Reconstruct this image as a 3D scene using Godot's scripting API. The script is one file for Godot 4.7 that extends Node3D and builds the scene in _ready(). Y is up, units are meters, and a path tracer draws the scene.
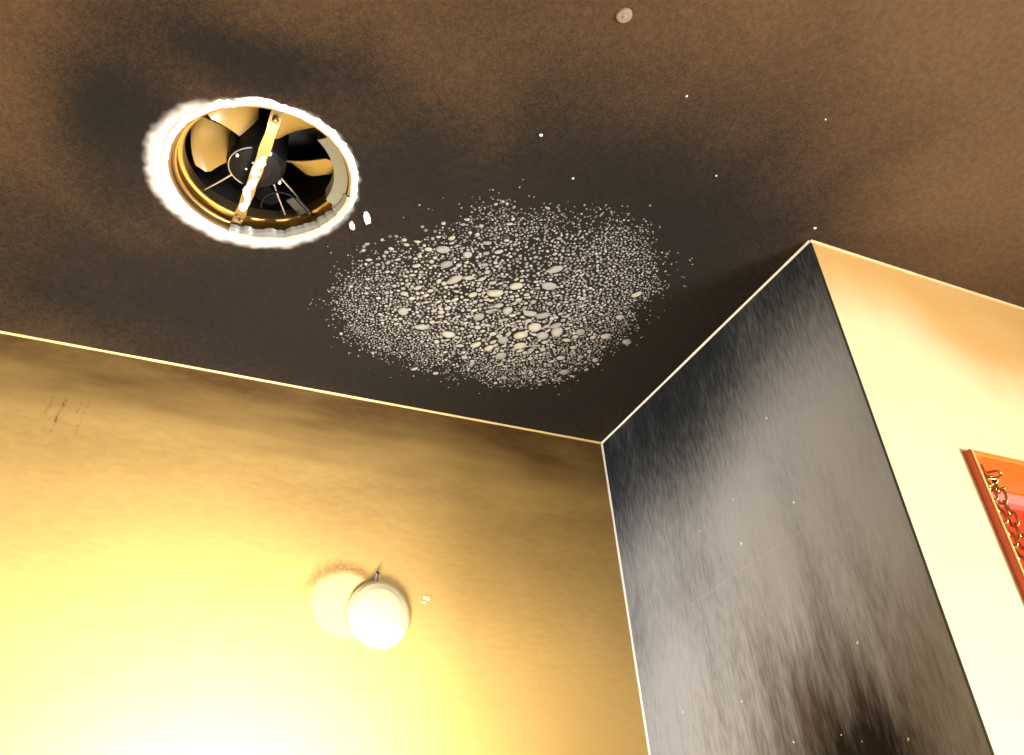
extends Node3D
# Corner of a smoke-damaged room: sooty ceiling with a burnt-out exhaust fan, a field of paint blisters,
# an ochre smoke-stained wall, a projecting wall whose side is black with soot, and a red wall box.
# Units metres, y up. Camera stands at the origin at eye height.

const EYE := 1.55
const CEIL := 2.5
const ZG := -1.370       # far wall
const XC := 0.9437       # side of the projection
const ZP := -0.718       # face of the projection
const XL := -1.7
const XR := 2.1
const ZB := 1.7

var used := {}
var to_srgb := PackedByteArray()
var rng := RandomNumberGenerator.new()
var n_big := FastNoiseLite.new()
var n_mid := FastNoiseLite.new()
var n_fine := FastNoiseLite.new()
var n_grain := FastNoiseLite.new()

# ---------------------------------------------------------------- helpers
func numbered(called: String) -> String:
	if not used.has(called):
		used[called] = 0
		return called
	used[called] += 1
	return "%s_%03d" % [called, used[called]]

func thing(called: String, label: String, category: String, at := Vector3.ZERO, group := "") -> Node3D:
	var o := Node3D.new()
	o.name = numbered(called)
	add_child(o)
	o.position = at
	tag(o, label, category, group)
	return o

func tag(o: Node, label: String, category: String, group := "") -> void:
	o.set_meta("label", label)
	o.set_meta("category", category)
	if group != "":
		o.set_meta("group", group)

func begin() -> SurfaceTool:
	var st := SurfaceTool.new()
	st.begin(Mesh.PRIMITIVE_TRIANGLES)
	return st

func obj(called: String, st: SurfaceTool, m: Material, parent: Node, smooth := false) -> MeshInstance3D:
	var o := MeshInstance3D.new()
	o.name = called
	st.generate_normals()
	o.mesh = st.commit()
	o.material_override = m
	o.cast_shadow = GeometryInstance3D.SHADOW_CASTING_SETTING_ON
	parent.add_child(o, true)
	return o

func struct(called: String, st: SurfaceTool, m: Material, label: String, category: String) -> MeshInstance3D:
	var o := obj(called, st, m, self)
	o.set_meta("kind", "structure")
	tag(o, label, category)
	return o

func mat(c: Color, rough := 0.7, metal := 0.0) -> StandardMaterial3D:
	var m := StandardMaterial3D.new()
	m.albedo_color = c.linear_to_srgb()
	m.roughness = rough
	m.metallic = metal
	return m

func tri(st: SurfaceTool, a: Vector3, b: Vector3, c: Vector3, sg := 0xFFFFFFFF) -> void:
	st.set_smooth_group(sg)
	st.add_vertex(a); st.add_vertex(b); st.add_vertex(c)

func quad(st: SurfaceTool, a: Vector3, b: Vector3, c: Vector3, d: Vector3, sg := 0xFFFFFFFF) -> void:
	tri(st, a, b, c, sg)
	tri(st, a, c, d, sg)

# box from centre, half-size, with optional chamfer, in a basis
func box(st: SurfaceTool, at: Vector3, size: Vector3, cham := 0.0, b := Basis.IDENTITY) -> void:
	var h := size * 0.5
	var c := minf(cham, minf(h.x, minf(h.y, h.z)) * 0.9)
	if c <= 0.0:
		for ax in 3:
			for s in [-1.0, 1.0]:
				var u := (ax + 1) % 3
				var v := (ax + 2) % 3
				var p := []
				for k in [[-1, -1], [1, -1], [1, 1], [-1, 1]]:
					var q := Vector3.ZERO
					q[ax] = s * h[ax]; q[u] = k[0] * h[u]; q[v] = k[1] * h[v]
					p.append(at + b * q)
				if s > 0: quad(st, p[0], p[3], p[2], p[1])
				else: quad(st, p[0], p[1], p[2], p[3])
		return
	# chamfered: each corner gives three points
	var P := func(sx: float, sy: float, sz: float, ax: int) -> Vector3:
		var q := Vector3(sx * (h.x - c), sy * (h.y - c), sz * (h.z - c))
		q[ax] = [sx, sy, sz][ax] * h[ax]
		return at + b * q
	for ax in 3:
		var u := (ax + 1) % 3
		var v := (ax + 2) % 3
		for s in [-1.0, 1.0]:
			var p := []
			for k in [[-1.0, -1.0], [1.0, -1.0], [1.0, 1.0], [-1.0, 1.0]]:
				var sg := [0.0, 0.0, 0.0]
				sg[ax] = s; sg[u] = k[0]; sg[v] = k[1]
				p.append(P.call(sg[0], sg[1], sg[2], ax))
			if s > 0: quad(st, p[0], p[3], p[2], p[1])
			else: quad(st, p[0], p[1], p[2], p[3])
		# edges along ax
		for k in [[-1.0, -1.0], [1.0, -1.0], [1.0, 1.0], [-1.0, 1.0]]:
			var e := []
			for s in [-1.0, 1.0]:
				var sg := [0.0, 0.0, 0.0]
				sg[ax] = s; sg[u] = k[0]; sg[v] = k[1]
				e.append(P.call(sg[0], sg[1], sg[2], u)); e.append(P.call(sg[0], sg[1], sg[2], v))
			if k[0] * k[1] > 0: quad(st, e[0], e[2], e[3], e[1])
			else: quad(st, e[0], e[1], e[3], e[2])
	for sx in [-1.0, 1.0]:
		for sy in [-1.0, 1.0]:
			for sz in [-1.0, 1.0]:
				var a: Vector3 = P.call(sx, sy, sz, 0)
				var d: Vector3 = P.call(sx, sy, sz, 1)
				var g: Vector3 = P.call(sx, sy, sz, 2)
				if sx * sy * sz > 0: tri(st, a, g, d)
				else: tri(st, a, d, g)

# lathe about a y axis; profile = [radius, y]; wobble gives raggedness
func lathe(st: SurfaceTool, profile: Array, at := Vector3.ZERO, segs := 48, b := Basis.IDENTITY, a0 := 0.0, a1 := TAU, wob := 0.0) -> void:
	for i in segs:
		var t0 := a0 + (a1 - a0) * i / segs
		var t1 := a0 + (a1 - a0) * (i + 1) / segs
		for j in profile.size() - 1:
			var q := []
			for w in [[t0, j], [t1, j], [t1, j + 1], [t0, j + 1]]:
				var pr: Array = profile[w[1]]
				var r: float = pr[0]
				if wob > 0.0 and pr.size() > 2:
					r += wob * pr[2] * (n_mid.get_noise_2d(cos(w[0]) * 90.0, sin(w[0]) * 90.0) + 0.6 * n_mid.get_noise_2d(cos(w[0]) * 320.0, sin(w[0]) * 320.0))
				q.append(at + b * Vector3(cos(w[0]) * r, pr[1], sin(w[0]) * r))
			quad(st, q[0], q[1], q[2], q[3], j + 1 if profile.size() < 30 else 1)

# tube along points
func tube(st: SurfaceTool, pts: Array, r: float, sides := 8, closed := false) -> void:
	var n := pts.size()
	var rings := []
	for i in n:
		var a: Vector3 = pts[(i - 1 + n) % n] if closed or i > 0 else pts[i]
		var c: Vector3 = pts[(i + 1) % n] if closed or i < n - 1 else pts[i]
		var d := (c - a).normalized()
		var up := Vector3.UP if absf(d.y) < 0.9 else Vector3.RIGHT
		if closed:
			up = ((pts[1] - pts[0]).cross(pts[n / 3] - pts[0])).normalized()
		var s := d.cross(up).normalized()
		var u := s.cross(d).normalized()
		var ring := []
		for k in sides:
			var t := TAU * k / sides
			ring.append(pts[i] + (s * cos(t) + u * sin(t)) * r)
		rings.append(ring)
	for i in (n if closed else n - 1):
		for k in sides:
			quad(st, rings[i][k], rings[i][(k + 1) % sides], rings[(i + 1) % n][(k + 1) % sides], rings[(i + 1) % n][k], 1)
	if not closed:
		for e in [0, n - 1]:
			for k in sides:
				tri(st, pts[e], rings[e][k], rings[e][(k + 1) % sides])

# flat slab face with uv in metres mapped on a rectangle [u0,v0,u1,v1] of the surface
func uvquad(st: SurfaceTool, p: Array, uv: Array) -> void:
	st.set_smooth_group(0xFFFFFFFF)
	for k in [0, 1, 2, 0, 2, 3]:
		st.set_uv(uv[k])
		st.add_vertex(p[k])

# wall slab: front face spans (a..b) along dir and (y0..y1); thickness behind it. uv = (metres along, metres down from ceiling)/span
func wall_slab(st: SurfaceTool, o: Vector3, dir: Vector3, back: Vector3, a: float, b: float, y0: float, y1: float, u0: float, us: float, vs: float) -> void:
	var P := func(s: float, y: float, k: float) -> Vector3: return o + dir * s + Vector3(0, y, 0) + back * k
	var U := func(s: float, y: float) -> Vector2: return Vector2((s - u0) / us, (CEIL - y) / vs)
	for k in [0.0, 1.0]:
		uvquad(st, [P.call(a, y0, k), P.call(a, y1, k), P.call(b, y1, k), P.call(b, y0, k)], [U.call(a, y0), U.call(a, y1), U.call(b, y1), U.call(b, y0)])
	for s in [a, b]:
		uvquad(st, [P.call(s, y0, 0.0), P.call(s, y1, 0.0), P.call(s, y1, 1.0), P.call(s, y0, 1.0)], [U.call(s, y0), U.call(s, y1), U.call(s, y1), U.call(s, y0)])
	for y in [y0, y1]:
		uvquad(st, [P.call(a, y, 0.0), P.call(b, y, 0.0), P.call(b, y, 1.0), P.call(a, y, 1.0)], [U.call(a, y), U.call(b, y), U.call(b, y), U.call(a, y)])

# image whose pixel colour comes from f(u metres, v metres) -> linear Color
func painted(w: int, h: int, u0: float, v0: float, us: float, vs: float, f: Callable) -> ImageTexture:
	var data := PackedByteArray()
	data.resize(w * h * 3)
	var i := 0
	for y in h:
		var v := v0 + vs * (y + 0.5) / h
		for x in w:
			var c: Vector3 = f.call(u0 + us * (x + 0.5) / w, v)
			data[i] = to_srgb[clampi(int(c.x * 4095.0), 0, 4095)]
			data[i + 1] = to_srgb[clampi(int(c.y * 4095.0), 0, 4095)]
			data[i + 2] = to_srgb[clampi(int(c.z * 4095.0), 0, 4095)]
			i += 3
	return ImageTexture.create_from_image(Image.create_from_data(w, h, false, Image.FORMAT_RGB8, data))

func wall_mat(tex: Texture2D, rough: float, spec := 0.5) -> StandardMaterial3D:
	var m := StandardMaterial3D.new()
	m.albedo_texture = tex
	m.texture_repeat = false
	m.roughness = rough
	m.metallic_specular = spec
	return m

func blob(x: float, y: float, cx: float, cy: float, rx: float, ry: float) -> float:
	var dx := (x - cx) / rx
	var dy := (y - cy) / ry
	return exp(-(dx * dx + dy * dy))

# ---------------------------------------------------------------- deposits of soot and tar
const C_TAN := Vector3(0.120, 0.068, 0.032)      # smoke-browned emulsion
const C_SOOT := Vector3(0.0170, 0.0142, 0.0118)     # soot
const C_CLEAN := Vector3(0.86, 0.83, 0.79)       # emulsion that stayed covered

func ceiling_colour(x: float, z: float) -> Vector3:
	var wx := x + 0.03 * n_big.get_noise_2d(x * 300.0, z * 300.0)
	var wz := z + 0.03 * n_big.get_noise_2d(x * 300.0 + 700.0, z * 300.0)
	# soot that the plume left: heaviest in the corner, smudges round the fan
	var d := 0.46
	d += 0.62 * blob(wx, wz, 0.62, -1.10, 0.55, 0.42)
	d += 0.30 * blob(wx, wz, 0.75, -0.75, 0.28, 0.20)
	d += 0.48 * blob(wx, wz, -0.06, -0.88, 0.08, 0.11)
	d += 0.50 * blob(wx, wz, 0.07, -0.71, 0.13, 0.06)
	d += 0.25 * blob(wx, wz, 0.30, -0.80, 0.10, 0.12)
	d += 0.34 * blob(wx, wz, 0.10, -1.20, 0.50, 0.16)
	d -= 0.35 * blob(wx, wz, 1.20, -0.55, 0.35, 0.25)
	d -= 0.30 * blob(wx, wz, 0.80, -0.22, 0.60, 0.20)
	d -= 0.14 * blob(wx, wz, -0.20, -0.75, 0.10, 0.16)
	# wisps drawn out along the draught, away from the corner
	var ax := x - 0.55
	var az := z + 1.25
	var th := atan2(ax, az)
	var r := sqrt(ax * ax + az * az)
	d += 0.12 * n_mid.get_noise_2d(th * 60.0, r * 45.0) * smoothstep(0.25, 0.6, r)
	d += 0.05 * n_mid.get_noise_2d(x * 90.0, z * 90.0)
	d += 0.05 * n_fine.get_noise_2d(x * 500.0, z * 500.0)
	var g := n_grain.get_noise_2d(x * 1000.0, z * 1000.0)
	var k := smoothstep(0.0, 1.0, d + 0.22 * g)
	var c := C_TAN.lerp(C_SOOT, k)
	c *= 1.0 + 0.16 * n_fine.get_noise_2d(x * 900.0 + 50.0, z * 900.0)
	# the pale ring that the fan's lost cover had kept clean
	var fx := x - 0.124
	var fz := z + 0.897
	var fr := sqrt(fx * fx + fz * fz)
	var ang := atan2(fz, fx)
	var edge := 0.129 + 0.002 * n_mid.get_noise_2d(cos(ang) * 30.0, sin(ang) * 30.0) + 0.004 * cos(ang - 3.6) - 0.012 * exp(-pow((ang - 1.9) / 0.5, 2.0))
	if fr < edge + 0.025:
		var cov := 1.0 - smoothstep(edge - 0.005, edge + 0.016, fr + 0.004 * n_fine.get_noise_2d(x * 400.0, z * 400.0))
		c = c.lerp(C_CLEAN, cov)
	return c

func far_wall_colour(x: float, v: float) -> Vector3:
	# v = metres below the ceiling. Ochre smoke film with tar wiped and run in from the top
	var base := Vector3(0.61, 0.395, 0.125)
	var tar := Vector3(0.105, 0.052, 0.013)
	var soft := n_big.get_noise_2d(x * 260.0, v * 260.0)
	var brush := n_mid.get_noise_2d(x * 55.0, v * 260.0)
	var fine := n_fine.get_noise_2d(x * 300.0, v * 900.0)
	var g := n_grain.get_noise_2d(x * 900.0, v * 900.0)
	# ragged tar line under the ceiling, and a broad fade below, browner towards the top and right
	var rag := 0.085 + 0.03 * soft + 0.02 * brush
	var d := 0.44 * (1.0 - smoothstep(rag - 0.075, rag + 0.075, v + 0.012 * g + 0.012 * fine))
	var low := 0.33 + 0.06 * soft + 0.08 * smoothstep(0.2, 0.9, x)
	d += 0.50 * (1.0 - smoothstep(low - 0.20, low + 0.16, v + 0.05 * brush))
	d += 0.13 * brush * (0.35 + 0.65 * (1.0 - smoothstep(0.2, 0.6, v)))
	d += 0.07 * fine + 0.07 * g
	# finger drags through the tar
	for k in 5:
		var lx := -0.082 + k * 0.0125 + 0.007 * sin(k * 2.3) - 0.16 * (v - 0.12) + 0.002 * brush
		d += 0.26 * exp(-pow((x - lx) / 0.0020, 2.0)) * smoothstep(0.095 + 0.006 * (k % 2), 0.115, v) * (1.0 - smoothstep(0.125 + 0.013 * (k * 2 % 3), 0.15 + 0.013 * (k * 2 % 3), v)) * clampf(0.5 + 1.6 * g + fine, 0.0, 1.2)
	# tar collected round the hanging disc, and the pale mark of its former place
	var py := v - (CEIL - EYE - 0.5482)
	var px := x - 0.403
	var pr := sqrt(px * px + py * py)
	var mark := 0.0
	if pr < 0.14:
		var ring := exp(-pow((pr - 0.066 - 0.006 * brush) / 0.011, 2.0)) * smoothstep(0.01, -0.05, py - 0.02 * soft)
		d += 0.55 * ring * (0.75 + 0.6 * g)
		mark = 1.0 - smoothstep(0.046, 0.062, pr + 0.003 * fine)
	var c := base.lerp(tar, clampf(d, 0.0, 1.0))
	# only inside the outline of the disc's old place: paint that kept its own cream colour
	return c.lerp(Vector3(0.82, 0.68, 0.38), 0.35 * mark)

func return_colour(z: float, v: float) -> Vector3:
	# the side of the projection: soot run in upright streaks over grey-filmed paint
	var pale := Vector3(0.305, 0.322, 0.365)
	var soot := Vector3(0.015, 0.019, 0.024)
	var scorch := Vector3(0.082, 0.062, 0.054)
	var soft := n_big.get_noise_2d(z * 420.0, v * 300.0)
	var streak := n_mid.get_noise_2d(z * 420.0, v * 60.0)
	var fine := n_fine.get_noise_2d(z * 1500.0, v * 260.0)
	var g := n_grain.get_noise_2d(z * 1000.0, v * 1000.0)
	var wv := v + 0.05 * soft + 0.02 * streak
	var d := 0.20
	d += 0.66 * (1.0 - smoothstep(-0.02, 0.32, wv - 0.10 * blob(z, v, -1.15, 0.12, 0.2, 0.3)))
	d += 0.22 * blob(z, wv, -1.37, 0.30, 0.07, 0.30)
	d += 0.20 * blob(z, wv, -1.16, 0.36, 0.12, 0.10)
	d -= 0.16 * blob(z, wv, -0.80, 0.26, 0.12, 0.14)
	d -= 0.34 * blob(z, wv, -1.27, 0.62, 0.08, 0.15)
	d -= 0.14 * blob(z, wv, -1.00, 0.30, 0.14, 0.08)
	d -= 0.34 * blob(z, wv, -0.73, 0.60, 0.06, 0.18)
	d += 0.09 * streak + 0.12 * fine + 0.10 * g + 0.16 * soft
	var c := pale.lerp(soot, smoothstep(0.0, 1.0, clampf(d, 0.0, 1.0)))
	# scorch fanning up from below
	var s := 1.0 * blob(z, v + 0.07 * streak, -0.94, 0.76, 0.17, 0.22)
	s += 0.30 * streak * smoothstep(0.40, 0.62, v) + 0.22 * fine * smoothstep(0.4, 0.6, v)
	c = c.lerp(scorch, clampf(s * 0.9, 0.0, 0.9) )
	var bk := blob(z, v + 0.04 * streak, -0.90, 0.755, 0.10, 0.105)
	c = c.lerp(Vector3(0.010, 0.009, 0.008), clampf(bk * 1.2 + 0.3 * fine * bk, 0.0, 0.95))
	# a scraped line
	var t := (z + 1.185) / 0.294
	var lv := 0.4204 - 0.0064 * t + 0.0012 * sin(t * 9.0)
	if t > 0.0 and t < 1.0:
		c = c.lerp(Vector3(0.50, 0.50, 0.50), 0.3 * exp(-pow((v - lv) / 0.0013, 2.0)) * clampf(0.5 + 1.3 * g, 0.0, 1.0))
	return c

func face_colour(x: float, v: float) -> Vector3:
	var base := Vector3(0.84, 0.67, 0.36)
	var stain := Vector3(0.64, 0.31, 0.06)
	var soft := n_big.get_noise_2d(x * 280.0 + 400.0, v * 280.0)
	var brush := n_mid.get_noise_2d(x * 60.0 + 90.0, v * 220.0)
	var g := n_grain.get_noise_2d(x * 900.0, v * 900.0)
	var rag := 0.09 + 0.05 * soft + 0.10 * smoothstep(0.98, 1.35, x)
	var d := 0.80 * (1.0 - smoothstep(rag - 0.09, rag + 0.11, v + 0.03 * brush + 0.01 * g))
	d += 0.10 * brush + 0.06 * g
	return base.lerp(stain, clampf(d, 0.0, 1.0))

# ----------------------------------------------------------------
func _ready() -> void:
	rng.seed = 7
	to_srgb.resize(4096)
	for i in 4096:
		to_srgb[i] = int(round(clampf(Color(i / 4095.0, 0, 0).linear_to_srgb().r, 0, 1) * 255.0))
	for s in [[n_big, 11, 0.01, 3], [n_mid, 23, 0.05, 3], [n_fine, 37, 0.09, 2], [n_grain, 51, 0.45, 2]]:
		var n: FastNoiseLite = s[0]
		n.seed = s[1]; n.frequency = s[2]; n.fractal_octaves = s[3]
		n.noise_type = FastNoiseLite.TYPE_SIMPLEX_SMOOTH
	# camera
	var cam := Camera3D.new()
	cam.name = "camera"
	cam.fov = 45.0488
	cam.near = 0.02
	add_child(cam)
	cam.position = Vector3(0, EYE, 0)
	cam.rotation = Vector3(0.601994535, -0.498316394, -0.0932369208)
	cam.current = true
	# sky and exposure
	var we := WorldEnvironment.new()
	we.name = "environment"
	var env := Environment.new()
	env.background_mode = Environment.BG_SKY
	var sky := Sky.new()
	var pm := ProceduralSkyMaterial.new()
	pm.sky_top_color = Color(0.55, 0.66, 0.82)
	pm.sky_horizon_color = Color(0.85, 0.86, 0.86)
	pm.ground_bottom_color = Color(0.35, 0.33, 0.30)
	pm.ground_horizon_color = Color(0.7, 0.69, 0.66)
	sky.sky_material = pm
	env.sky = sky
	env.tonemap_mode = Environment.TONE_MAPPER_LINEAR
	env.tonemap_exposure = 1.0
	env.sdfgi_enabled = true
	env.ssao_enabled = true
	env.ssil_enabled = true
	we.environment = env
	add_child(we)
	# daylight entering by the window behind the camera
	var day := AreaLight3D.new()
	day.name = "window_daylight"
	day.area_size = Vector2(1.1, 1.1)
	day.light_color = Color(0.98, 0.99, 1.0)
	day.light_energy = 21.0
	day.area_range = 8.0
	day.shadow_enabled = true
	add_child(day)
	day.position = Vector3(XR - 0.03, 1.05, 1.05)
	day.rotation.y = PI / 2

	build_shell()
	build_trim()
	build_fan()
	build_blisters()
	build_disc()
	build_wall_box()
	build_chips()
	build_lamp()

var ceiling: MeshInstance3D
var wall_far: MeshInstance3D
var wall_return: MeshInstance3D
const FAN := Vector3(0.130, CEIL, -0.893)
const FAN_R := 0.121
const BOX := Rect2(1.105, 0.25, 0.30, 0.346)   # wall box opening: x, y above eye, width, height

func build_shell() -> void:
	# ceiling, with a round hole for the fan
	var U0 := XL
	var US := XR - XL
	var V0 := ZG
	var VS := 1.97
	var ct := painted(2048, 1062, U0, V0, US, VS, ceiling_colour)
	var st := begin()
	var C := func(p: Vector3) -> Vector2: return Vector2((p.x - U0) / US, (p.z - V0) / VS)
	var n := 96
	var ring := []
	var outer := []
	for i in n:
		var a := TAU * i / n
		var dir := Vector3(cos(a), 0, sin(a))
		ring.append(FAN + dir * FAN_R)
		var tx := ((XR if dir.x > 0 else XL) - FAN.x) / dir.x if absf(dir.x) > 1e-6 else 1e9
		var tz := ((ZB if dir.z > 0 else ZG) - FAN.z) / dir.z if absf(dir.z) > 1e-6 else 1e9
		outer.append(FAN + dir * minf(tx, tz))
	var up := Vector3(0, 0.08, 0)
	var corners := [Vector3(XR, CEIL, ZB), Vector3(XL, CEIL, ZB), Vector3(XL, CEIL, ZG), Vector3(XR, CEIL, ZG)]
	for i in n:
		var j := (i + 1) % n
		for k in [Vector3.ZERO, up]:
			var p := [ring[i] + k, outer[i] + k, outer[j] + k, ring[j] + k]
			uvquad(st, p, [C.call(p[0]), C.call(p[1]), C.call(p[2]), C.call(p[3])])
			for q in corners:      # fill the corner that the fan of rays cuts off
				var aa := atan2(q.z - FAN.z, q.x - FAN.x)
				if aa < 0: aa += TAU
				if aa > TAU * i / n and aa < TAU * (i + 1) / n:
					var e := [outer[i] + k, q + k, outer[j] + k]
					for w in e:
						st.set_uv(C.call(w)); st.add_vertex(w)
		var h := [ring[i], ring[j], ring[j] + up, ring[i] + up]
		uvquad(st, h, [C.call(h[0]), C.call(h[1]), C.call(h[2]), C.call(h[3])])
	var cm := wall_mat(ct, 0.95, 0.12)
	ceiling = struct("ceiling", st, cm, "dark brown sooty ceiling with smoke wisps and blistered paint", "ceiling")
	# far wall
	st = begin()
	wall_slab(st, Vector3(0, 0, ZG), Vector3.RIGHT, Vector3(0, 0, -0.1), XL, XC, 0, CEIL, XL, XC - XL, 1.15)
	var gt := painted(1500, 660, XL, 0.0, XC - XL, 1.15, far_wall_colour)
	wall_far = struct("wall_far", st, wall_mat(gt, 0.5), "ochre smoke-stained wall with brown tar along its top", "wall")
	# side of the projection
	st = begin()
	wall_slab(st, Vector3(XC, 0, 0), Vector3(0, 0, 1), Vector3(0.09, 0, 0), ZG, ZP - 0.0008, 0, CEIL, ZG, ZP - ZG, 1.15)
	var rt := painted(720, 1270, ZG, 0.0, ZP - ZG, 1.15, return_colour)
	wall_return = struct("wall_return", st, wall_mat(rt, 0.75, 0.2), "grey-black sooty side of the projecting wall with upright streaks", "wall")
	# face of the projection, with an opening for the red box
	st = begin()
	var bx0 := BOX.position.x
	var bx1 := BOX.end.x
	var by0 := EYE + BOX.position.y
	var by1 := EYE + BOX.end.y
	for q in [[XC + 0.0008, bx0, 0.0, CEIL], [bx1, XR, 0.0, CEIL], [bx0, bx1, 0.0, by0], [bx0, bx1, by1, CEIL]]:
		wall_slab(st, Vector3(0, 0, ZP), Vector3.RIGHT, Vector3(0, 0, -0.1), q[0], q[1], q[2], q[3], XC, XR - XC, 1.15)
	var ft := painted(700, 700, XC, 0.0, XR - XC, 1.15, face_colour)
	struct("wall_face", st, wall_mat(ft, 0.5), "cream front face of the projecting wall with amber stain on top", "wall")
	# the rest of the room
	var plain := mat(Color(0.37, 0.34, 0.30), 0.6)
	st = begin()
	box(st, Vector3(XL - 0.05, CEIL / 2, (ZG + ZB) / 2), Vector3(0.1, CEIL, ZB - ZG))
	struct("wall_left", st, plain, "plain buff wall at the left side of the room", "wall")
	st = begin()
	box(st, Vector3((XL + XR) / 2, CEIL / 2, ZB + 0.05), Vector3(XR - XL, CEIL, 0.1))
	struct("wall_near", st, plain, "plain buff wall opposite the sooty corner", "wall")
	st = begin()
	var wz0 := 0.5
	var wz1 := 1.6
	var wy0 := 0.5
	var wy1 := 1.6
	for q in [[ZP, wz0, 0.0, CEIL], [wz1, ZB, 0.0, CEIL], [wz0, wz1, 0.0, wy0], [wz0, wz1, wy1, CEIL]]:
		box(st, Vector3(XR + 0.05, (q[2] + q[3]) / 2, (q[0] + q[1]) / 2), Vector3(0.1, q[3] - q[2], q[1] - q[0]))
	struct("wall_right", st, plain, "plain buff wall with the window at the right side of the room", "wall")
	st = begin()
	box(st, Vector3((XL + XR) / 2, -0.05, (ZG + ZB) / 2), Vector3(XR - XL, 0.1, ZB - ZG))
	struct("floor", st, mat(Color(0.28, 0.26, 0.23), 0.6), "bare beige screed floor of the room", "floor")
	# window
	st = begin()
	var g := mat(Color(0.9, 0.95, 0.95), 0.02)
	g.albedo_color.a = 0.08
	g.transparency = BaseMaterial3D.TRANSPARENCY_ALPHA
	box(st, Vector3(XR + 0.06, (wy0 + wy1) / 2, (wz0 + wz1) / 2), Vector3(0.005, wy1 - wy0, wz1 - wz0))
	var win := struct("window_1", st, g, "clear glass window in the right wall", "window")
	st = begin()
	for w in [wz0 + 0.025, (wz0 + wz1) / 2, wz1 - 0.025]:
		box(st, Vector3(XR + 0.06, (wy0 + wy1) / 2, w), Vector3(0.05, wy1 - wy0, 0.05), 0.004)
	for w in [wy0 + 0.025, wy1 - 0.025]:
		box(st, Vector3(XR + 0.06, w, (wz0 + wz1) / 2), Vector3(0.05, 0.05, wz1 - wz0), 0.004)
	obj("window_frame", st, mat(Color(0.75, 0.75, 0.73), 0.4), win)

# a thin pale cove strip lying in the angle of two surfaces, from a to b
func bead(a: Vector3, b: Vector3, n1: Vector3, n2: Vector3, r: float) -> SurfaceTool:
	var st := begin()
	var segs := 60
	var prev := []
	for i in segs + 1:
		var p := a.lerp(b, float(i) / segs)
		var rr := r * (1.0 + 0.18 * n_fine.get_noise_2d(p.x * 400.0 + p.z * 500.0, p.y * 400.0))
		var e := [p + n1 * rr, p + (n1 + n2) * rr * 0.42, p + n2 * rr, p - (n1 + n2) * 0.001]
		if i > 0:
			for k in 4:
				quad(st, prev[k], prev[(k + 1) % 4], e[(k + 1) % 4], e[k])
		else:
			quad(st, e[0], e[1], e[2], e[3])
		prev = e
	quad(st, prev[0], prev[3], prev[2], prev[1])
	return st

func build_trim() -> void:
	var cream := mat(Color(0.64, 0.46, 0.19), 0.5)
	var white := mat(Color(0.84, 0.81, 0.77), 0.5)
	var D := Vector3.DOWN
	struct("trim_1", bead(Vector3(XL, CEIL, ZG), Vector3(XC, CEIL, ZG), D, Vector3(0, 0, 1), 0.0029), cream, "thin cream strip between ochre wall and ceiling", "trim")
	struct("trim_2", bead(Vector3(XC, CEIL, ZG), Vector3(XC, CEIL, ZP), D, Vector3(-1, 0, 0), 0.0027), white, "thin white strip along the top of the sooty side wall", "trim")
	struct("trim_3", bead(Vector3(XC, CEIL, ZP), Vector3(XR, CEIL, ZP), D, Vector3(0, 0, 1), 0.0029), cream, "thin cream strip along the top of the cream wall face", "trim")
	struct("trim_4", bead(Vector3(XC, 0, ZG), Vector3(XC, CEIL, ZG), Vector3(0, 0, 1), Vector3(-1, 0, 0), 0.0027), white, "thin white upright strip in the inner wall corner", "trim")
	# the outer corner: a slim dark metal corner bead
	var st := begin()
	box(st, Vector3(XC - 0.0006, CEIL / 2 - 0.003, ZP + 0.0006), Vector3(0.0032, CEIL - 0.006, 0.0032), 0.0009)
	struct("trim_5", st, mat(Color(0.035, 0.035, 0.022), 0.5), "slim dark corner bead on the outer edge of the projecting wall", "trim")

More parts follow.
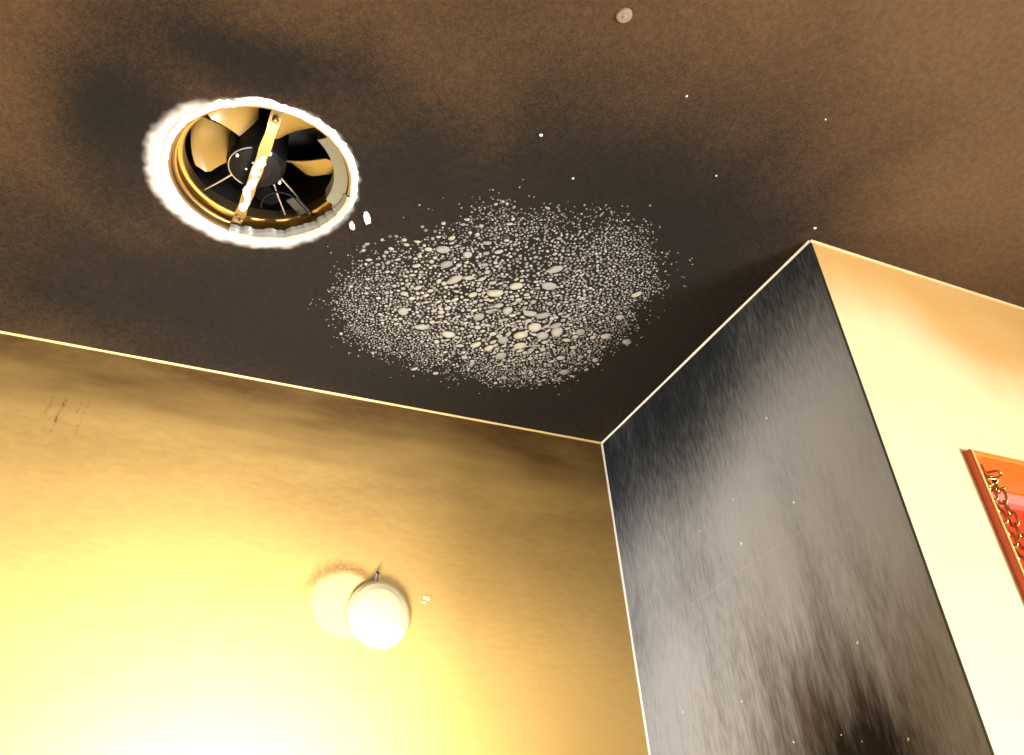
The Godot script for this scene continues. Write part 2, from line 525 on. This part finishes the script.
func build_fan() -> void:
	var f := thing("exhaust_fan", "burnt-out round ceiling exhaust fan without its cover, crossbar over brassy blades", "fan", FAN)
	var dark := mat(Color(0.012, 0.011, 0.010), 0.45)
	var black := mat(Color(0.006, 0.006, 0.007), 0.45)
	black.metallic_specular = 0.25
	var brass := mat(Color(0.46, 0.29, 0.09), 0.32, 1.0)
	var tarnish := mat(Color(0.20, 0.13, 0.055), 0.35, 0.8)
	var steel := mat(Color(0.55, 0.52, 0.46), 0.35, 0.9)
	var amber := mat(Color(0.46, 0.285, 0.075), 0.32)
	amber.clearcoat_enabled = true
	amber.clearcoat = 0.6
	amber.clearcoat_roughness = 0.15
	var plaster := mat(Color(0.86, 0.84, 0.80), 0.7)
	# housing tube with closed top
	var st := begin()
	lathe(st, [[0.1195, 0.004], [0.1195, 0.03], [0.112, 0.034], [0.112, 0.17], [0.0, 0.17]], Vector3.ZERO, 64)
	obj("housing", st, dark, f)
	# stepped collar round the mouth
	st = begin()
	lathe(st, [[0.1205, -0.001], [0.1165, -0.001], [0.1155, 0.002], [0.1155, 0.008], [0.1130, 0.009]], Vector3.ZERO, 72)
	obj("collar", st, tarnish, f)
	st = begin()
	lathe(st, [[0.1130, 0.0085], [0.1110, 0.0085], [0.1105, 0.011], [0.1105, 0.022], [0.1060, 0.023]], Vector3.ZERO, 72)
	obj("collar", st, brass, f)
	st = begin()
	lathe(st, [[0.1060, 0.0225], [0.1045, 0.0225], [0.1040, 0.026], [0.1040, 0.04], [0.112, 0.041]], Vector3.ZERO, 72)
	obj("collar", st, tarnish, f)
	# chipped plaster lip round the hole
	st = begin()
	lathe(st, [[0.1200, 0.003, 0.0], [0.1200, -0.0035, 0.4], [0.1240, -0.0040, 0.5], [0.1275, -0.0028, 0.8], [0.1305, 0.0012, 1.0]], Vector3.ZERO, 160, Basis.IDENTITY, 0, TAU, 0.004)
	var lip := obj("plaster_lip", st, plaster, f)
	lip.set_meta("label", "white chipped plaster lip")
	# pale crescent inside the mouth: the lit housing wall, put into its colour
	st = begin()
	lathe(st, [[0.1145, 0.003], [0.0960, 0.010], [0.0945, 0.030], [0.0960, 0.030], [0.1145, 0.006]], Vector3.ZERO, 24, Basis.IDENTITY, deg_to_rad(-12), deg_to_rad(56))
	obj("lit_wall_arc", st, mat(Color(0.19, 0.19, 0.14), 0.5), f)
	# torn pale edge, lower round the mouth
	st = begin()
	lathe(st, [[0.1225, -0.0040, 0.0], [0.1170, -0.0030, 0.5], [0.1120, 0.0015, 1.0], [0.1095, 0.0060, 1.4], [0.1150, 0.0080, 0.0]], Vector3.ZERO, 60, Basis.IDENTITY, deg_to_rad(-100), deg_to_rad(4), 0.0035)
	obj("liner_edge", st, mat(Color(0.30, 0.30, 0.27), 0.35, 0.4), f)
	# motor hub
	st = begin()
	lathe(st, [[0.0, 0.018], [0.020, 0.019], [0.034, 0.022], [0.0385, 0.026], [0.0400, 0.032], [0.0400, 0.10], [0.0, 0.10]], Vector3(-0.008, 0, -0.010), 40)
	var hub := obj("motor_hub", st, black, f)
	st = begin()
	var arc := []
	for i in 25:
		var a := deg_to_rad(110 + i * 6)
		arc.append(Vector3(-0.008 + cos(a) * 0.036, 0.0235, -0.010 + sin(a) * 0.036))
	tube(st, arc, 0.0010, 6)  # bright arc modelled in place of the highlight on the hub rim
	obj("rim_highlight", st, steel, hub)
	for p in [[-0.036, 0.006], [-0.014, 0.002], [-0.020, -0.012], [0.028, -0.022], [-0.010, 0.020], [0.004, 0.024]]:
		st = begin()
		lathe(st, [[0.0, -0.0022], [0.0016, -0.0018], [0.0024, 0.0], [0.0024, 0.003]], Vector3(p[0], 0.020, p[1]), 10)
		obj("screw", st, plaster, hub)
	# five blades, pitched
	for k in 5:
		var a0 := deg_to_rad([-13.0, 57.0, 128.0, 196.0, 270.0][k])
		var rows := []
		for i in 9:
			var t := i / 8.0
			var r := lerpf(0.036, 0.100, t)
			var half := lerpf(0.30, 0.46, t)
			if t > 0.7: half *= sqrt(maxf(0.0, 1.0 - pow((t - 0.7) / 0.34, 2.0)))
			var row := []
			for j in 7:
				var s := j / 6.0 * 2.0 - 1.0
				var a := a0 + s * half + 0.10 * t
				row.append(Vector3(cos(a) * r - 0.004 * (1 - t), 0.058 - s * 0.016 + 0.004 * s * s, sin(a) * r - 0.006 * (1 - t)))
			rows.append(row)
		st = begin()
		var th := Vector3(0, 0.0018, 0)
		for i in 8:
			for j in 6:
				quad(st, rows[i][j], rows[i][j + 1], rows[i + 1][j + 1], rows[i + 1][j], 1)
				quad(st, rows[i][j] + th, rows[i + 1][j] + th, rows[i + 1][j + 1] + th, rows[i][j + 1] + th, 2)
			quad(st, rows[i][0], rows[i + 1][0], rows[i + 1][0] + th, rows[i][0] + th)
			quad(st, rows[i][6], rows[i][6] + th, rows[i + 1][6] + th, rows[i + 1][6])
		for j in 6:
			quad(st, rows[8][j], rows[8][j + 1], rows[8][j + 1] + th, rows[8][j] + th)
		obj("fan_blade", st, amber if k < 4 else black, f)
	# struts that carry the motor
	for s in [[-128.0, 0.030], [-60.0, 0.030], [-42.0, 0.034]]:
		st = begin()
		var a := deg_to_rad(s[0])
		tube(st, [Vector3(cos(a) * 0.038, 0.036, sin(a) * 0.038), Vector3(cos(a) * 0.075, s[1] + 0.002, sin(a) * 0.075), Vector3(cos(a) * 0.111, s[1], sin(a) * 0.111)], 0.0014, 6)
		obj("strut", st, steel, f)
	# bracket at the edge
	st = begin()
	var bb := Basis(Vector3.UP, deg_to_rad(40))
	box(st, Vector3(0.066, 0.024, -0.064), Vector3(0.045, 0.003, 0.014), 0.0008, bb)
	box(st, Vector3(0.074, 0.021, -0.056), Vector3(0.045, 0.004, 0.003), 0.0008, bb)
	obj("bracket", st, dark, f)
	# cable loop
	st = begin()
	var loop := []
	for i in 20:
		var t := i / 19.0
		var a := lerpf(deg_to_rad(200), deg_to_rad(-10), t)
		loop.append(Vector3(0.040 + cos(a) * 0.026, 0.022 + 0.006 * sin(t * PI), -0.072 - sin(a) * -0.026))
	tube(st, loop, 0.0016, 6)
	obj("cable", st, black, f)
	# crossbar, bent strip with burnt-on residue
	st = begin()
	var A := Vector3(0.1242, CEIL, -0.7792) - FAN
	var B := Vector3(0.1167, CEIL, -0.996) - FAN
	var L := A.distance_to(B)
	var dir := (B - A).normalized()
	var side := Vector3(-dir.z, 0, dir.x)
	var up := Vector3.UP
	var pr := []
	for i in 25:
		var t := i / 24.0
		var c := A.lerp(B, t) + up * (-0.003 - 0.005 * sin(t * PI) + (0.008 * pow(1.0 - t * 6.0, 2.0) if t < 1.0 / 6.0 else 0.0) + (0.006 * pow((t - 0.86) / 0.14, 2.0) if t > 0.86 else 0.0))
		var w := 0.0072 + 0.0006 * sin(t * 30.0)
		pr.append([c - side * w, c + side * w, c + side * w + up * 0.0018, c - side * w + up * 0.0018])
	for i in 24:
		for k in 4:
			quad(st, pr[i][k], pr[i][(k + 1) % 4], pr[i + 1][(k + 1) % 4], pr[i + 1][k])
	quad(st, pr[0][0], pr[0][1], pr[0][2], pr[0][3])
	quad(st, pr[24][0], pr[24][1], pr[24][2], pr[24][3])
	var bar := obj("crossbar", st, mat(Color(0.30, 0.21, 0.08), 0.4, 0.7), f)
	for i in 9:
		st = begin()
		var t := 0.36 + 0.48 * (i + 0.5) / 9.0 + rng.randf_range(-0.02, 0.02)
		var c := A.lerp(B, t) + up * (-0.0035 - 0.005 * sin(t * PI)) + side * rng.randf_range(-0.0025, 0.0025)
		lump(st, c, Vector3(rng.randf_range(0.0045, 0.0065), 0.0014, rng.randf_range(0.008, 0.014)), rng.randf_range(-0.3, 0.3))
		obj("residue", st, plaster, bar)
	for p in [[0.05, 0.0], [0.90, -0.002], [0.935, 0.004]]:
		st = begin()
		var c: Vector3 = A.lerp(B, p[0]) + side * p[1] + up * -0.003
		lathe(st, [[0.0, -0.0035], [0.0028, -0.0030], [0.0042, 0.0], [0.0042, 0.004]], c, 12)
		obj("screw", st, tarnish, bar)

# a low irregular lump with its flat side up
func lump(st: SurfaceTool, at: Vector3, size: Vector3, turn: float) -> void:
	var b := Basis(Vector3.UP, turn)
	var ns := 9
	var prof := [[1.0, 0.15], [0.86, -0.45], [0.5, -0.9], [0.0, -1.05]]
	var off := at.x * 4000.0 + at.z * 5100.0
	for i in ns:
		for j in 3:
			var q := []
			for w in [[i, j], [i + 1, j], [i + 1, j + 1], [i, j + 1]]:
				var a := TAU * (int(w[0]) % ns) / ns
				var r: float = prof[w[1]][0] * (1.0 + 0.45 * n_mid.get_noise_2d(cos(a) * 22.0 + off, sin(a) * 22.0))
				q.append(at + b * Vector3(cos(a) * r * size.x, prof[w[1]][1] * size.y, sin(a) * r * size.z))
			quad(st, q[0], q[1], q[2], q[3], 1)

func build_blisters() -> void:
	var poly := PackedVector2Array()
	for q in [[0.277, -1.118], [0.277, -0.994], [0.363, -0.904], [0.434, -0.812], [0.51, -0.803], [0.606, -0.766], [0.699, -0.775], [0.788, -0.837], [0.812, -0.979], [0.805, -1.10], [0.757, -1.207], [0.66, -1.255], [0.521, -1.262], [0.4, -1.238], [0.318, -1.206]]:
		poly.append(Vector2(q[0], q[1]))
	var pts := []
	var grid := {}
	var put := func(x: float, z: float, r: float, gap: float) -> bool:
		var cx := int(floor(x / 0.02))
		var cz := int(floor(z / 0.02))
		for i in [-1, 0, 1]:
			for j in [-1, 0, 1]:
				for o in grid.get(Vector2i(cx + i, cz + j), []):
					var m: float = (o[2] + r) * gap
					if (o[0] - x) * (o[0] - x) + (o[1] - z) * (o[1] - z) < m * m:
						return false
		var key := Vector2i(cx, cz)
		if not grid.has(key): grid[key] = []
		grid[key].append([x, z, r])
		pts.append([x, z, r])
		return true
	# the large ones crowd the middle of the patch
	for s in [[36, 0.0062, 0.0112], [110, 0.0036, 0.0056], [420, 0.0026, 0.0037]]:
		var made := 0
		for k in 9000:
			if made >= s[0]: break
			var u := rng.randfn(0.0, 1.0)
			var v := rng.randfn(0.0, 1.0)
			var sp: float = 1.0 if s[1] > 0.003 else 1.5
			var x := 0.555 + u * 0.105 * sp + v * 0.01
			var z := -1.055 + v * 0.062 * sp - u * 0.035 * sp
			if not Geometry2D.is_point_in_polygon(Vector2(x, z), poly): continue
			if put.call(x, z, rng.randf_range(s[1], s[2]), 0.92): made += 1
	for k in 60000:
		var x := rng.randf_range(0.22, 0.87)
		var z := rng.randf_range(-1.30, -0.72)
		var p := Vector2(x, z)
		var inside: bool = Geometry2D.is_point_in_polygon(p, poly)
		var edge := 1e9
		for i in poly.size():
			var q := Geometry2D.get_closest_point_to_segment(p, poly[i], poly[(i + 1) % poly.size()])
			edge = minf(edge, p.distance_to(q))
		var keep := 0.0
		if inside:
			keep = lerpf(0.12, 1.0, smoothstep(0.0, 0.07, edge))
			if n_mid.get_noise_2d(x * 90.0, z * 90.0) < -0.2: keep *= 0.3
			keep *= 1.0 - 0.75 * blob(x, z, 0.40, -0.90, 0.10, 0.07)
		else:
			keep = 0.012 * (1.0 - smoothstep(0.0, 0.05, edge))
		if rng.randf() > keep: continue
		var r := rng.randf_range(0.0014, 0.0031) * lerpf(0.55, 1.0, smoothstep(0.0, 0.13, edge if inside else 0.0))
		put.call(x, z, r, 1.10)
	pts.sort_custom(func(a, b): return a[2] > b[2])
	# dome shapes, flat side to the ceiling
	var shapes := []
	for k in 6:
		var st := begin()
		var ns := 8
		var prof := [[1.0, 0.12], [0.92, -0.28], [0.62, -0.62], [0.0, -0.80]]
		for i in ns:
			for j in 3:
				var q := []
				for w in [[i, j], [i + 1, j], [i + 1, j + 1], [i, j + 1]]:
					var a := TAU * (int(w[0]) % ns) / ns
					var r: float = prof[w[1]][0] * (1.0 + 0.30 * n_mid.get_noise_2d(cos(a) * 20.0 + k * 77.0, sin(a) * 20.0))
					q.append(Vector3(cos(a) * r * (1.15 + 0.06 * k), prof[w[1]][1], sin(a) * r * (1.0 - 0.05 * k)))
				quad(st, q[0], q[1], q[2], q[3], 1)
		st.generate_normals()
		shapes.append(st.commit())
	var tones := [mat(Color(0.27, 0.25, 0.225), 0.6), mat(Color(0.235, 0.22, 0.20), 0.6), mat(Color(0.31, 0.285, 0.22), 0.6), mat(Color(0.19, 0.18, 0.165), 0.6)]
	var most := mini(298, pts.size())
	for i in most:
		var p: Array = pts[i]
		var o := MeshInstance3D.new()
		o.name = "paint_blister"
		o.mesh = shapes[i % 6]
		o.material_override = tones[rng.randi() % 4]
		var r: float = p[2]
		o.transform = Transform3D(Basis(Vector3.UP, rng.randfn(-0.55, 0.35)).scaled_local(Vector3(r, r * rng.randf_range(0.55, 0.8), r)), Vector3(p[0], CEIL, p[1]))
		ceiling.add_child(o, true)
	var rest := pts.size() - most
	var mm := MultiMesh.new()
	mm.transform_format = MultiMesh.TRANSFORM_3D
	mm.use_colors = true
	mm.mesh = shapes[1]
	mm.instance_count = rest
	for i in rest:
		var p: Array = pts[most + i]
		var r: float = p[2]
		mm.set_instance_transform(i, Transform3D(Basis(Vector3.UP, rng.randf() * TAU).scaled_local(Vector3(r, r * rng.randf_range(0.7, 1.1), r)), Vector3(p[0], CEIL, p[1])))
		var v := rng.randf_range(0.08, 0.33)
		mm.set_instance_color(i, Color(v, v * 0.95, v * 0.88))
	var mi := MultiMeshInstance3D.new()
	mi.name = "small_blisters"
	mi.multimesh = mm
	var vm := mat(Color(1, 1, 1), 0.6)
	vm.vertex_color_use_as_albedo = true
	mi.material_override = vm
	mi.set_meta("kind", "stuff")
	ceiling.add_child(mi, true)
	print("blisters ", pts.size())

func build_disc() -> void:
	var at := Vector3(0.4585, EYE + 0.5365, ZG)
	var d := thing("wall_disc", "round cream domed disc hung from a small dark hook on the ochre wall", "wall ornament", at)
	var b := Basis(Vector3.RIGHT, deg_to_rad(90)) # lathe axis along +z
	var st := begin()
	lathe(st, [[0.0, 0.020], [0.020, 0.0192], [0.036, 0.0165], [0.047, 0.0120], [0.0530, 0.0070], [0.0545, 0.0035], [0.0535, 0.0012], [0.0, 0.0012]], Vector3.ZERO, 56, b * Basis.IDENTITY.scaled(Vector3(0.975, 1, 1.05)))
	obj("plate", st, mat(Color(0.64, 0.54, 0.32), 0.4), d)
	st = begin()
	var loop := []
	for i in 14:
		var a := TAU * i / 14
		loop.append(Vector3(-0.003 + cos(a) * 0.0042, 0.0615 + sin(a) * 0.0065, 0.004))
	tube(st, loop, 0.0012, 6, true)
	obj("wire_loop", st, mat(Color(0.75, 0.68, 0.50), 0.3, 0.8), d)
	var h := thing("wall_hook", "small dark metal hook above the cream disc on the ochre wall", "hook", at + Vector3(-0.0035, 0.068, 0))
	st = begin()
	tube(st, [Vector3(0, 0.004, -0.002), Vector3(0, 0.004, 0.006), Vector3(0, 0.001, 0.0095), Vector3(0, -0.004, 0.0095), Vector3(0, -0.0065, 0.007)], 0.0014, 8)
	obj("shank", st, mat(Color(0.03, 0.025, 0.02), 0.4, 0.6), h)
	st = begin()
	box(st, Vector3(0, 0.001, 0.0008), Vector3(0.006, 0.017, 0.0016), 0.0005)
	obj("hook_plate", st, mat(Color(0.70, 0.60, 0.40), 0.35, 0.7), h)

func build_wall_box() -> void:
	var x0 := BOX.position.x
	var x1 := BOX.end.x
	var y0 := EYE + BOX.position.y
	var y1 := EYE + BOX.end.y
	var o := thing("wall_box", "red-orange painted open box set into the cream wall", "box", Vector3((x0 + x1) / 2, y0, ZP))
	var org := o.position
	var red := mat(Color(0.62, 0.085, 0.018), 0.35)
	var orange := mat(Color(0.78, 0.215, 0.022), 0.35)
	var deep := mat(Color(0.52, 0.045, 0.010), 0.4)
	var t := 0.008
	var dep := 0.085
	var W := x1 - x0
	var H := y1 - y0
	var pr := 0.011
	var parts := [["side_panel", Vector3(x0 + t / 2, y0 + H / 2, ZP - dep / 2 + pr / 2), Vector3(t, H, dep + pr), red], ["side_panel", Vector3(x1 - t / 2, y0 + H / 2, ZP - dep / 2 + pr / 2), Vector3(t, H, dep + pr), red], ["top_panel", Vector3(x0 + W / 2, y1 - t / 2, ZP - dep / 2 + pr / 2), Vector3(W - 2 * t, t, dep + pr), orange], ["bottom_panel", Vector3(x0 + W / 2, y0 + t / 2, ZP - dep / 2 + pr / 2), Vector3(W - 2 * t, t, dep + pr), orange], ["back_panel", Vector3(x0 + W / 2, y0 + H / 2, ZP - dep + 0.004), Vector3(W - 2 * t, H - 2 * t, 0.008), deep], ["edge_highlight", Vector3(x0 + t / 2, y0 + H / 2, ZP + pr + 0.0008), Vector3(0.0045, H - 0.004, 0.002), mat(Color(0.80, 0.50, 0.16), 0.3)], ["batten", Vector3(x0 + W / 2, y1 - t - 0.010, ZP - dep + 0.016), Vector3(W - 2 * t, 0.018, 0.016), mat(Color(0.72, 0.22, 0.16), 0.5)]]  # the thin pale front strip is the lip's highlight, made as a part
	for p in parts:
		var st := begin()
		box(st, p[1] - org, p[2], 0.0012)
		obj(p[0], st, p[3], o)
	# chain doubled over a hook inside the box
	var gold := mat(Color(0.62, 0.38, 0.13), 0.28, 1.0)
	var top := Vector3(x0 + 0.036, y1 - 0.030, ZP - 0.004)
	var hk := thing("box_hook", "small brass hook under the top of the red wall box", "hook", top + Vector3(0, 0.018, 0))
	var st2 := begin()
	tube(st2, [Vector3(0, 0.0005, 0), Vector3(0, -0.010, 0), Vector3(0.003, -0.016, 0), Vector3(0.007, -0.016, 0), Vector3(0.009, -0.011, 0)], 0.0016, 8)
	obj("shank", st2, gold, hk)
	var ch := thing("chain", "brass link chain hanging doubled inside the red wall box", "chain", top)
	for strand in 2:
		var x := -0.004 + 0.017 * strand
		var y := -0.004
		for k in 16:
			var st := begin()
			var loop := []
			var turn := Basis(Vector3.UP, deg_to_rad(20 + 90 * (k % 2) + rng.randf_range(-12, 12))) * Basis(Vector3.BACK, rng.randf_range(-0.06, 0.06))
			for i in 16:
				var a := TAU * i / 16
				loop.append(Vector3(x + 0.002 * strand * minf(k, 3), y - 0.010, 0.0) + turn * Vector3(cos(a) * 0.0056, sin(a) * 0.0066 + 0.0044 * signf(sin(a)), 0))
			tube(st, loop, 0.0020, 6, true)
			obj("link", st, gold, ch)
			y -= 0.0172
	# the knot of links bunched at the hook
	for k in 7:
		var st := begin()
		var loop := []
		var turn := Basis.from_euler(Vector3(rng.randf_range(-1.2, 1.2), rng.randf() * TAU, rng.randf() * TAU))
		var c := Vector3(rng.randf_range(-0.008, 0.014), rng.randf_range(-0.022, 0.004), rng.randf_range(-0.006, 0.006))
		for i in 16:
			var a := TAU * i / 16
			loop.append(c + turn * Vector3(cos(a) * 0.0056, sin(a) * 0.0066 + 0.0044 * signf(sin(a)), 0))
		tube(st, loop, 0.0020, 6, true)
		obj("link", st, gold, ch)

func build_chips() -> void:
	var plaster := mat(Color(0.86, 0.83, 0.78), 0.7)
	# two plaster flakes hanging beside the fan
	for q in [[0.2706, -0.9391, 0.0042, 0.0100, -0.40], [0.2863, -0.9178, 0.0052, 0.0135, -0.45]]:
		var st := begin()
		lump(st, Vector3(q[0], CEIL - 0.001, q[1]), Vector3(q[2], 0.004, q[3]), q[4])
		obj("plaster_flake", st, plaster, ceiling)
	# specks of bare plaster
	for q in [[0.9318, -0.6924, 0.0022], [0.4524, -0.6878, 0.0024], [0.60, -0.56, 0.0016], [0.53, -0.74, 0.0016], [0.80, -0.52, 0.0013], [0.72, -0.66, 0.0013]]:
		var st := begin()
		lump(st, Vector3(q[0], CEIL - 0.0003, q[1]), Vector3(q[2], 0.0012, q[2]), 0.0)
		obj("plaster_fleck", st, plaster, ceiling)
	# chip on the far wall
	for q in [[0.544, 0.5736, 0.007], [0.538, 0.566, 0.004]]:
		var st := begin()
		lump(st, Vector3.ZERO, Vector3(q[2], 0.0012, q[2] * 0.7), 0.4)
		var o := obj("paint_chip", st, mat(Color(0.84, 0.70, 0.36), 0.6), wall_far)
		o.transform = Transform3D(Basis(Vector3.RIGHT, deg_to_rad(-90)), Vector3(q[0], EYE + q[1], ZG))
	# specks on the sooty side wall
	for k in 16:
		var st := begin()
		var s := rng.randf_range(0.0008, 0.0017)
		lump(st, Vector3.ZERO, Vector3(s, 0.0008, s * 1.4), rng.randf() * TAU)
		var o := obj("plaster_fleck", st, plaster, wall_return)
		var z := rng.randf_range(-1.30, -0.75)
		var y := EYE + (rng.randf_range(0.20, 0.42) if k > 4 else rng.randf_range(0.5, 0.75))
		o.transform = Transform3D(Basis(Vector3.BACK, deg_to_rad(-90)), Vector3(XC, y, z))
	# round plug on the ceiling
	var p := thing("screw_cap", "small round beige screw cap on the brown ceiling", "cap", Vector3(0.4622, CEIL, -0.4904))
	var st := begin()
	lathe(st, [[0.0, -0.0035], [0.0055, -0.0036], [0.0085, -0.0030], [0.0098, -0.0012], [0.0100, 0.001]], Vector3.ZERO, 24)
	obj("cap", st, mat(Color(0.25, 0.18, 0.12), 0.5), p)
	st = begin()
	lathe(st, [[0.0, -0.0052], [0.0018, -0.0048], [0.0030, -0.0034]], Vector3.ZERO, 12)
	obj("screw_head", st, mat(Color(0.40, 0.32, 0.24), 0.3, 0.5), p)

func build_lamp() -> void:
	# the salvage crew's work lamp on a tripod, standing low by the far wall, aimed up at it
	var at := Vector3(0.23, 0, -1.08)
	var lamp := thing("work_lamp", "lit floodlight on a tripod stand by the ochre wall", "work lamp", at)
	var steel := mat(Color(0.25, 0.25, 0.26), 0.4, 0.8)
	var yellow := mat(Color(0.60, 0.35, 0.02), 0.5)
	var head := Vector3(0, 1.60, 0)
	var aim := (Vector3(0.24, 1.98, ZG) - (at + head)).normalized()
	var b := Basis.looking_at(aim, Vector3.UP)
	var st := begin()
	tube(st, [Vector3(0, 0.45, 0.03), Vector3(0, 1.55, 0.03)], 0.014, 12)
	obj("pole", st, steel, lamp)
	for k in 3:
		st = begin()
		var a := TAU * k / 3 + PI / 2
		tube(st, [Vector3(0, 0.62, 0.03), Vector3(cos(a) * 0.30, 0.01, 0.03 + sin(a) * 0.30)], 0.010, 10)
		obj("leg", st, steel, lamp)
	st = begin()
	box(st, head + b * Vector3(0, 0, 0.03), Vector3(0.27, 0.19, 0.05), 0.006, b)
	var body := obj("housing", st, yellow, lamp)
	st = begin()
	for s in [-1.0, 1.0]:
		box(st, head + b * Vector3(s * 0.128, 0, 0.0), Vector3(0.012, 0.19, 0.02), 0.002, b)
		box(st, head + b * Vector3(0, s * 0.089, 0.0), Vector3(0.268, 0.012, 0.02), 0.002, b)
	obj("bezel", st, steel, body)
	st = begin()
	box(st, head + b * Vector3(0, 0, 0.002), Vector3(0.24, 0.16, 0.004), 0.0, b)
	var em := mat(Color(0.9, 0.88, 0.82), 0.3)
	em.emission_enabled = true
	em.emission = Color(1.0, 0.95, 0.86)
	em.emission_energy_multiplier = 3.0
	obj("lamp_glass", st, em, lamp)
	var l := AreaLight3D.new()
	l.name = "work_lamp_light"
	l.area_size = Vector2(0.24, 0.16)
	l.light_color = Color(1.0, 0.965, 0.90)
	l.light_energy = 1.8
	l.area_range = 6.0
	l.shadow_enabled = true
	lamp.add_child(l)
	l.transform = Transform3D(b, head + b * Vector3(0, 0, -0.012))
